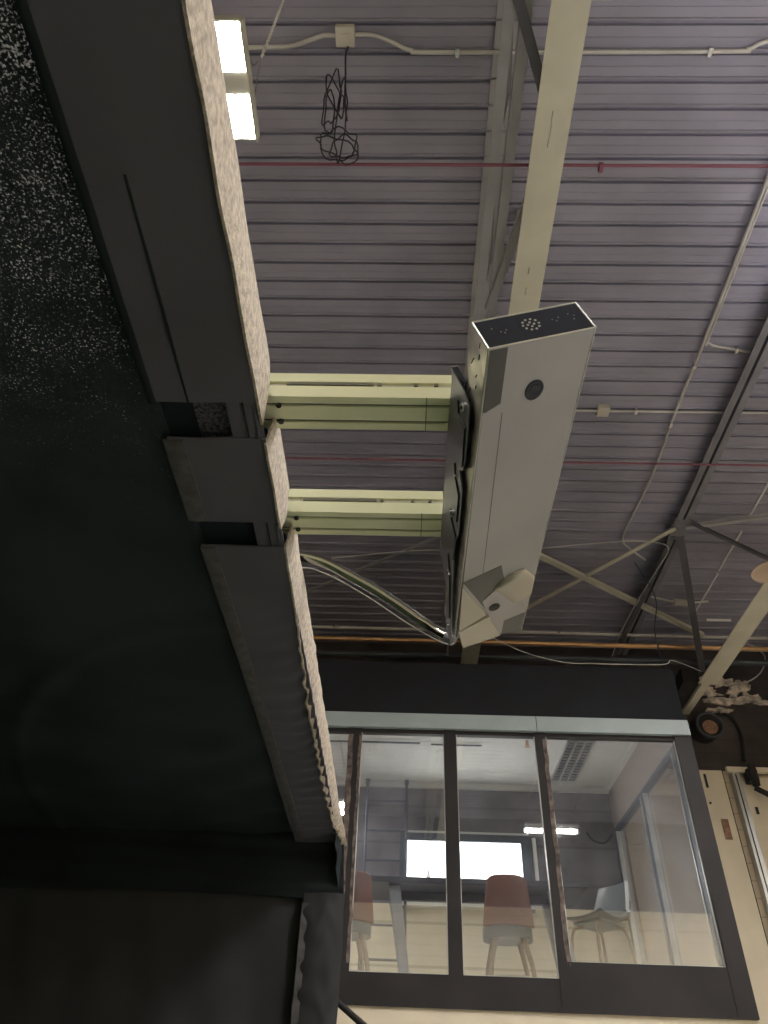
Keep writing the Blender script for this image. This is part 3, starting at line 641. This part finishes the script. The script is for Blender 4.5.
# outer face of the beam: same black cloth, lamp light painted as beige
def face(y0, y1, ny, s0=0., s1=0.):   # rolls under and puckers towards the far end
    def fn(u, v):
        a = y0 + s0 * (1 - u); b = y1 + s1 * (1 - u); y = a + (b - a) * v; k = puck(y)
        z = ZB - .004 + (ZTp - ZB + .004) * u
        x = XO + .001 + .004 * nz(y * 7, u * 2) + (.006 * math.sin(PI * u)) * (1 + .5 * nz(y * 2, 5))
        x += k * .008 * math.sin(y * 50 + u * 9 + 9 * nz(y * 2.3, u)) * (1 - u * .7) * (.6 + 1.6 * nz(y * 3, 2)); x -= k * .022 * max(0, 1 - u / .45) ** 2; z -= k * .006 * max(0, 1 - u / .45)
        z += (.006 * nz(y * 4, 11) if u == 0 else 0) + (.006 * nz(y * 5, 31)) + droop(y)
        if y > 3.2: q = (y - 3.2) / 1.1; x += .035 * q * q; z -= (.16 * u) * q * q
        return (x, y, z)
    return MB().grid(fn, 12, ny, (-.006, 0, 0))
face(-.9, 1.135, 110, 0, .05).build('beam_outer_face', M['fabric_lit'], t)
face(1.275, 1.585, 30, -.03, -.02).build('beam_outer_face', M['fabric_lit'], t)
face(1.70, YE, 300, -.05, 0).build('beam_outer_face', M['fabric_lit'], t)
for (a, b) in ((1.14, 1.29), (1.56, 1.71)):
    MB().prism([(XO - .012, a, ZB + .002), (XO - .012, b - .02, ZB + .002), (XO - .03, b, ZTp - .07), (XO - .03, a + .02, ZTp - .06)], (-.004, 0, 0)).build('slot_gusset', M['fabric'], t)
    B(XO - .06, XO - .045, a, b, ZB + .01, ZTp - .06).build('slot_gusset', M['fleck'], t)
B(XI + .01, XO - .03, -.9, YE, ZTp - .012, ZTp - .006).build('beam_top', M['fabric2'], t)
B(-.50, -.42, -.9, YE, ZB + .045, ZB + .105).build('frame_rail', M['darksteel'], t)
# far end: hanging valance, side panel and post sleeve
def val(u, v):
    x = -3.3 + 2.99 * u; z = ZB + .05 - .335 * v
    x2 = x + (.02 * v if u == 1 else 0)
    return (x2, YE - .012 - .014 * nz(x * 3, z * 4) - .012 * math.sin(v * PI) + .006 * math.sin(z * 60 + x * 3), z + .006 * math.sin(x * 4) * v)
MB().grid(val, 90, 20, (0, .006, 0)).build('valance', M['fabric2'], t)
def side(u, v):
    x = -3.3 + 2.83 * u; z = 1.20 - 2.79 * v
    return (x, YE + .03 + .03 * nz(x * 1.2, z * 1.5) + .004 * math.sin(x * 20 + z * 6), z)
MB().grid(side, 60, 60, (0, .005, 0)).build('side_panel', M['fabric3'], t)
def hem(u, v):
    x = -.50 + .215 * u; z = 1.0 - 2.59 * v
    return (x + .008 * nz(z * 6, u * 2), YE - .012 - .022 * math.sin(PI * u) + .003 * math.sin(z * 34 + 5 * nz(z * 3, u * 3)) + .008 * nz(z * 5, u * 2), z)
MB().grid(hem, 12, 240, (0, .006, 0)).build('post_sleeve', M['fabric3'], t)
def hem2(u, v):
    x = -.505 + .035 * u; z = .95 - 2.5 * v
    return (x + .004 * nz(z * 9, u), YE - .022 + .005 * math.sin(z * 50), z)
MB().grid(hem2, 3, 160, (0, .004, 0)).build('seam_strip', M['hem'], t)
for (x, y_) in ((-.40, YE + .02), (-.46, -.85), (-3.2, -.85), (-3.2, YE + .02)):
    B(x - .03, x + .03, y_ - .03, y_ + .03, ZF + .004, ZB + .045).build('frame_post', M['darksteel'], t)
B(-3.33, -3.30, -.9, YE, ZF + .004, ZB + .03).build('back_screen', M['fabric2'], t)
B(-3.3, -.5, -.93, -.9, ZF + .004, ZB + .03).build('side_panel', M['fabric2'], t)
# corner gather where valance and beam meet
def gath(u, v):
    y = YE - .36 + .36 * v; x = XO - .005 + .03 * v + .012 * math.sin(v * 26 + u * 3) * .4
    return (x - .012 * u, y, ZB + .02 - (.30 * v * v) * u + .006 * nz(v * 9, u * 4))
MB().grid(gath, 12, 30, (-.005, 0, 0)).build('corner_gather', M['fabric2'], t)

# ------------------------------------------------------------------ aluminium arms
def arm(y0, y1, label):
    t = thing('aluminium_arm', (XO, (y0 + y1) / 2, 1.42), label, 'support arm', 'aluminium arms carrying the launch monitor')
    g = .010; dp = .008; z0, z1 = 1.380, 1.468; w = y1 - y0; gy = [y0 + w * .25, y0 + w * .75]; gz = z0 + (z1 - z0) * .55
    P = [(y0, z0)]
    for c in gy: P += [(c - g / 2, z0), (c - g / 2, z0 + dp), (c + g / 2, z0 + dp), (c + g / 2, z0)]
    P += [(y1, z0), (y1, z1), (y0, z1), (y0, gz + .008), (y0 + dp, gz + .008), (y0 + dp, gz - .008), (y0, gz - .008)]
    xa, xb = -.47, .108
    MB().prism([(xa, a, b) for a, b in P], (xb - xa, 0, 0)).build('extrusion', M['alu'], t)
    B(xa + .01, xb - .001, y0 + dp - .001, y0 + dp + .001, gz - .007, gz + .007).build('slot_insert', M['cream'], t)
    for c in gy: B(xa + .01, xb - .001, c - g / 2 + .0005, c + g / 2 - .0005, z0 + dp - .002, z0 + dp - .0005).build('slot_insert', M['groove'], t)
    B(-.30, -.085, y0 - .0015, y0 + .004, gz - .0045, gz + .0045).build('dark_slot', M['groove'], t)
    for x in (-.07, .02, .07): MB().cyl((x, y0 + .006, gz), (x, y0 - .002, gz), .005, 10).build('bolt', M['groove'], t)
    for c in gy: MB().cyl((XO + .02, c, z0 + .004), (XO + .02, c, z0 - .006), .007, 10).build('bolt', M['soot'], t)
    B(.045, .047, y0 - .001, y1, z0 - .001, z0).build('joint_line', M['groove'], t)
arm(1.195, 1.302, 'upper pale green aluminium arm between black enclosure and launch monitor')
arm(1.628, 1.732, 'lower pale green aluminium arm between black enclosure and launch monitor')

# ------------------------------------------------------------------ launch monitor
O = Vector((.164, .94, 1.243)); U = Vector((.947, 0, .321)); T = Vector((-.321, 0, .947)); Yv = Vector((0, 1, 0))
Wd, Tk, Ln = .240, .094, 1.195
def Q(u, y, t_=0.): return O + U * u + T * t_ + Yv * (y - .94)
t = thing('launch_monitor', tuple(O + U * .12 + Yv * .6 + T * .05), 'long tilted brushed metal golf launch monitor held by the two aluminium arms', 'launch monitor')
# housing body (far end cut slanted)
ub = [(0, .945), (Wd, .945), (Wd, 2.148), (.158, 2.132), (.006, 2.085)]
MB().prism([Q(u, y, 0) for u, y in ub], T * Tk).build('housing', M['unit'], t, .0025)
# side skin, left
MB().prism([Q(-.0012, y, k) for y, k in ((.942, .002), (2.07, .002), (2.07, Tk), (.942, Tk))], U * -.0015).build('side_skin', M['unitside'], t)
# near end panel with punched marks
MB().prism([Q(u, .9455, k) for u, k in ((.003, .003), (Wd - .003, .003), (Wd - .003, Tk - .003), (.003, Tk - .003))], (0, -.003, 0)).build('end_panel', M['unitend'], t)
for (pts) in (((0, 0), (Wd, 0)), ((0, Tk), (Wd, Tk)), ((0, 0), (0, Tk)), ((Wd, 0), (Wd, Tk))):
    a, b = pts; MB().tube([Q(a[0], .942, a[1]), Q(b[0], .942, b[1])], .0016, 6).build('end_rim', M['edge'], t)
MB().tube([Q(Wd, .94, 0), Q(Wd, 2.148, 0)], .0016, 6).build('side_rim', M['edge'], t)
MB().tube([Q(0, .94, 0), Q(0, 2.08, 0)], .0014, 6).build('side_rim', M['edge'], t)
# cluster of vent holes on the end panel
hs = MB()
for (cx, cz, n_, r_) in ((.115, .05, 10, .018), (.115, .05, 4, .007)):
    for k in range(n_):
        a = 2 * PI * k / n_; c = Q(cx + r_ * math.cos(a), .9425, cz + r_ * math.sin(a)); hs.cyl(c, c - Yv * .0012, .0028, 8)
hs.build('vent_hole', M['edge'], t)
pt_ = MB()
for (a, b) in ((.045, .045), (.052, .04), (.058, .048), (.165, .052), (.172, .045), (.18, .055), (.205, .06), (.215, .052), (.21, .04), (.03, .06)):
    c = Q(a, .9425, b); pt_.cyl(c, c - Yv * .001, .0018, 6)
pt_.build('port_mark', M['unit'], t)
# scuffs on the left side
sc_ = MB()
for k in range(9):
    y_ = .955 + .028 * k; q = .03 + .035 * random.random(); c = Q(-.003, y_, q)
    sc_.tube([c, c + T * .012 * random.random() + Yv * (.02 * random.random() + .006)], .0015, 5)
sc_.build('scuff', M['soot'], t)
# underside: tinted window, lens openings
MB().prism([Q(u, y, 0) for u, y in ((.003, .948), (.042, .948), (.043, 1.10), (.010, 1.118), (.003, 1.118))], T * -.0012).build('tinted_window', M['tinted'], t)
def disc(u0, y0, ru, ry, off=.0015):
    return MB().prism([Q(u0 + ru * math.cos(2 * PI * k / 28), y0 + ry * math.sin(2 * PI * k / 28), 0) for k in range(28)], T * -off)
disc(.121, 1.082, .0225, .029, .0010).build('lens_rim', M['unitend'], t)
ln = disc(.121, 1.082, .0205, .027).build('lens', M['lens'], t)
disc(.1225, 1.079, .011, .013, .0022).build('lens_core', M['unitend'], ln)
B0 = MB().prism([Q(u, y, 0) for u, y in ((.050, 1.13), (.0515, 1.13), (.066, 1.76), (.0645, 1.76))], T * -.0008); B0.build('reflection_line', M['shade'], t)  # thin dark strip painting a faint reflection line on the underside
# far end: reflections in the metal, built as dark patch, plates and bulge
MB().prism([Q(u, y, 0) for u, y in ((.006, 1.775), (.120, 1.735), (.150, 1.86), (.095, 1.955))], T * -.0012).build('reflected_dark', M['shade'], t)
MB().prism([Q(u, y, 0) for u, y in ((.075, 1.90), (.140, 1.83), (.236, 2.01), (.238, 2.146), (.160, 2.130), (.104, 1.98))], T * -.0024).build('reflection_facet', M['unit'], t)
MB().prism([Q(u, y, 0) for u, y in ((.165, 2.05), (.236, 2.03), (.238, 2.146), (.165, 2.130))], T * -.0028).build('reflection_facet', M['shade'], t)
MB().add([Q(.004, 1.80), Q(.093, 1.968), Q(.006, 2.020), Q(.004, 1.80, -.003), Q(.093, 1.968, -.012), Q(.006, 2.020, -.014)], [(0, 1, 2), (3, 5, 4), (0, 3, 4, 1), (1, 4, 5, 2), (2, 5, 3, 0)]).build('reflection_plate', M['plate'], t)
MB().add([Q(.006, 2.028), Q(.103, 1.982), Q(.160, 2.133), Q(.025, 2.128), Q(.006, 2.028, -.013), Q(.103, 1.982, -.012), Q(.160, 2.133, -.006), Q(.025, 2.128, -.016)],
         [(0, 1, 2, 3), (4, 7, 6, 5), (0, 4, 5, 1), (1, 5, 6, 2), (2, 6, 7, 3), (3, 7, 4, 0)]).build('reflection_plate', M['plate'], t)
def bul(u, v):
    a = Vector((.143, 1.80)); b = Vector((.232, 1.925)); ax = b - a; nn = Vector((ax.y, -ax.x)).normalized()
    w_ = .062 * (1 if v > .12 else math.sin(v / .12 * PI / 2)); th = PI * u
    p = a + ax * v + nn * (w_ * math.cos(th)) * .9
    p.x = min(p.x, .2375)
    return Q(p.x, p.y, -.015 * (1 - .4 * v) * math.sin(th) * (1 if v > .12 else math.sin(v / .12 * PI / 2)))
MB().grid(bul, 18, 26).build('reflection_bulge', M['bulge'], t)
disc(.1205, 1.949, .018, .018, .0052).build('lens', M['lens'], t)
# mounting bracket with slots and bolts, parallel to the left side
def S(y, k, off=-.012): return O + T * k + Yv * (y - .94) + U * off
pl = [(1.098, .146), (1.105, .138), (1.108, .075), (1.125, .036), (1.30, .030), (1.335, .036), (1.352, .058), (1.40, .030), (1.58, .026), (1.62, .040), (1.80, .030), (2.02, .010), (2.085, -.012), (2.085, .042), (1.90, .060), (1.80, .122), (1.80, .140), (1.32, .150)]
br = MB().prism([S(y, k) for y, k in pl], U * -.003).build('mounting_bracket', M['bracket'], t)
MB().prism([S(y, k, -.004) for y, k in ((1.098, .085), (1.098, .146), (1.80, .146), (1.80, .085))], U * -.003).build('backing_plate', M['unitend'], br)
MB().prism([S(1.098, k, o) for k, o in ((.085, -.004), (.146, -.004), (.146, -.018), (.085, -.010))], (0, -.002, 0)).build('end_return', M['navy'], br)
MB().tube([S(1.096, .146, -.002), S(1.096, .147, -.017), S(1.12, .142, -.016)], .0013, 6).build('bright_edge', M['edge'], br)
def slit(pts): MB().tube([S(y, k, -.0165) for y, k in pts], .0030, 6).build('slot', M['lens'], br)
slit([(1.155, .094), (1.187, .086), (1.195, .042), (1.318, .034)])
slit([(1.352, .082), (1.39, .074), (1.43, .040), (1.53, .036)])
slit([(1.53, .082), (1.56, .070), (1.59, .034), (1.70, .036)])
slit([(1.72, .072), (1.80, .046), (1.98, .018)])
for (y_, k) in ((1.150, .064), (1.380, .066), (1.531, .068), (1.697, .062), (1.785, .056), (2.02, .022)):
    r_ = .010 if y_ in (1.150, 1.531, 1.785) else .004
    MB().cyl(S(y_, k, -.014), S(y_, k, -.022), r_, 12).build('bolt', M['bolt'], br)
    if r_ > .005: MB().cyl(S(y_, k, -.022), S(y_, k, -.0235), .0055, 6).build('bolt_core', M['unitend'], br)

# hose and cable from the enclosure to the monitor's lower end
t = thing('metal_hose', (-.35, 2.0, 1.5), 'curved shiny metal hose from the enclosure edge to the launch monitor lower end', 'hose')
hp = bez([(-.46, 2.0, 1.47), (-.40, 2.0, 1.50), (-.335, 2.005, 1.50), (-.27, 2.02, 1.488), (-.20, 2.045, 1.465), (-.10, 2.08, 1.425), (0.0, 2.11, 1.370), (.085, 2.13, 1.316), (.150, 2.115, 1.266)])
MB().tube(hp, .0185, 14).build('tube', M['chrome'], t)
MB().cyl((.142, 2.117, 1.272), (.162, 2.11, 1.254), .021, 14).build('end_collar', M['bracket'], t)
t2 = MB().tube(bez([(-.44, 2.05, 1.46), (-.34, 2.04, 1.480), (-.27, 2.05, 1.466), (-.20, 2.07, 1.440), (-.10, 2.10, 1.392), (0.0, 2.13, 1.335), (.08, 2.13, 1.282), (.135, 2.12, 1.247), (.160, 2.105, 1.240)]), .0022, 8).build('cable', M['white'])
tag(t2, 'thin white cable hanging just below the shiny metal hose', 'cable')
# slanted rod at the foot of the picture
tag(MB().tube([(-.42, 4.42, .62), (2.84, 4.42, ZF)], .016, 10).build('brace_rod', M['soot']), 'thin black rod slanting out from behind the enclosure at the bottom edge', 'rod')

# ------------------------------------------------------------------ world and view
w = bpy.data.worlds.new('world'); bpy.context.scene.world = w; w.use_nodes = True
w.node_tree.nodes['Background'].inputs[0].default_value = (.5, .55, .65, 1); w.node_tree.nodes['Background'].inputs[1].default_value = .3
sc = bpy.context.scene
sc.view_settings.view_transform = 'Standard'; sc.view_settings.look = 'None'
sc.cycles.use_denoising = True; sc.cycles.max_bounces = 8; sc.cycles.diffuse_bounces = 5; sc.cycles.glossy_bounces = 4; sc.cycles.transparent_max_bounces = 12
sc.cycles.sample_clamp_indirect = 6
for o in C.objects:
    if '_o' in o: del o['_o']
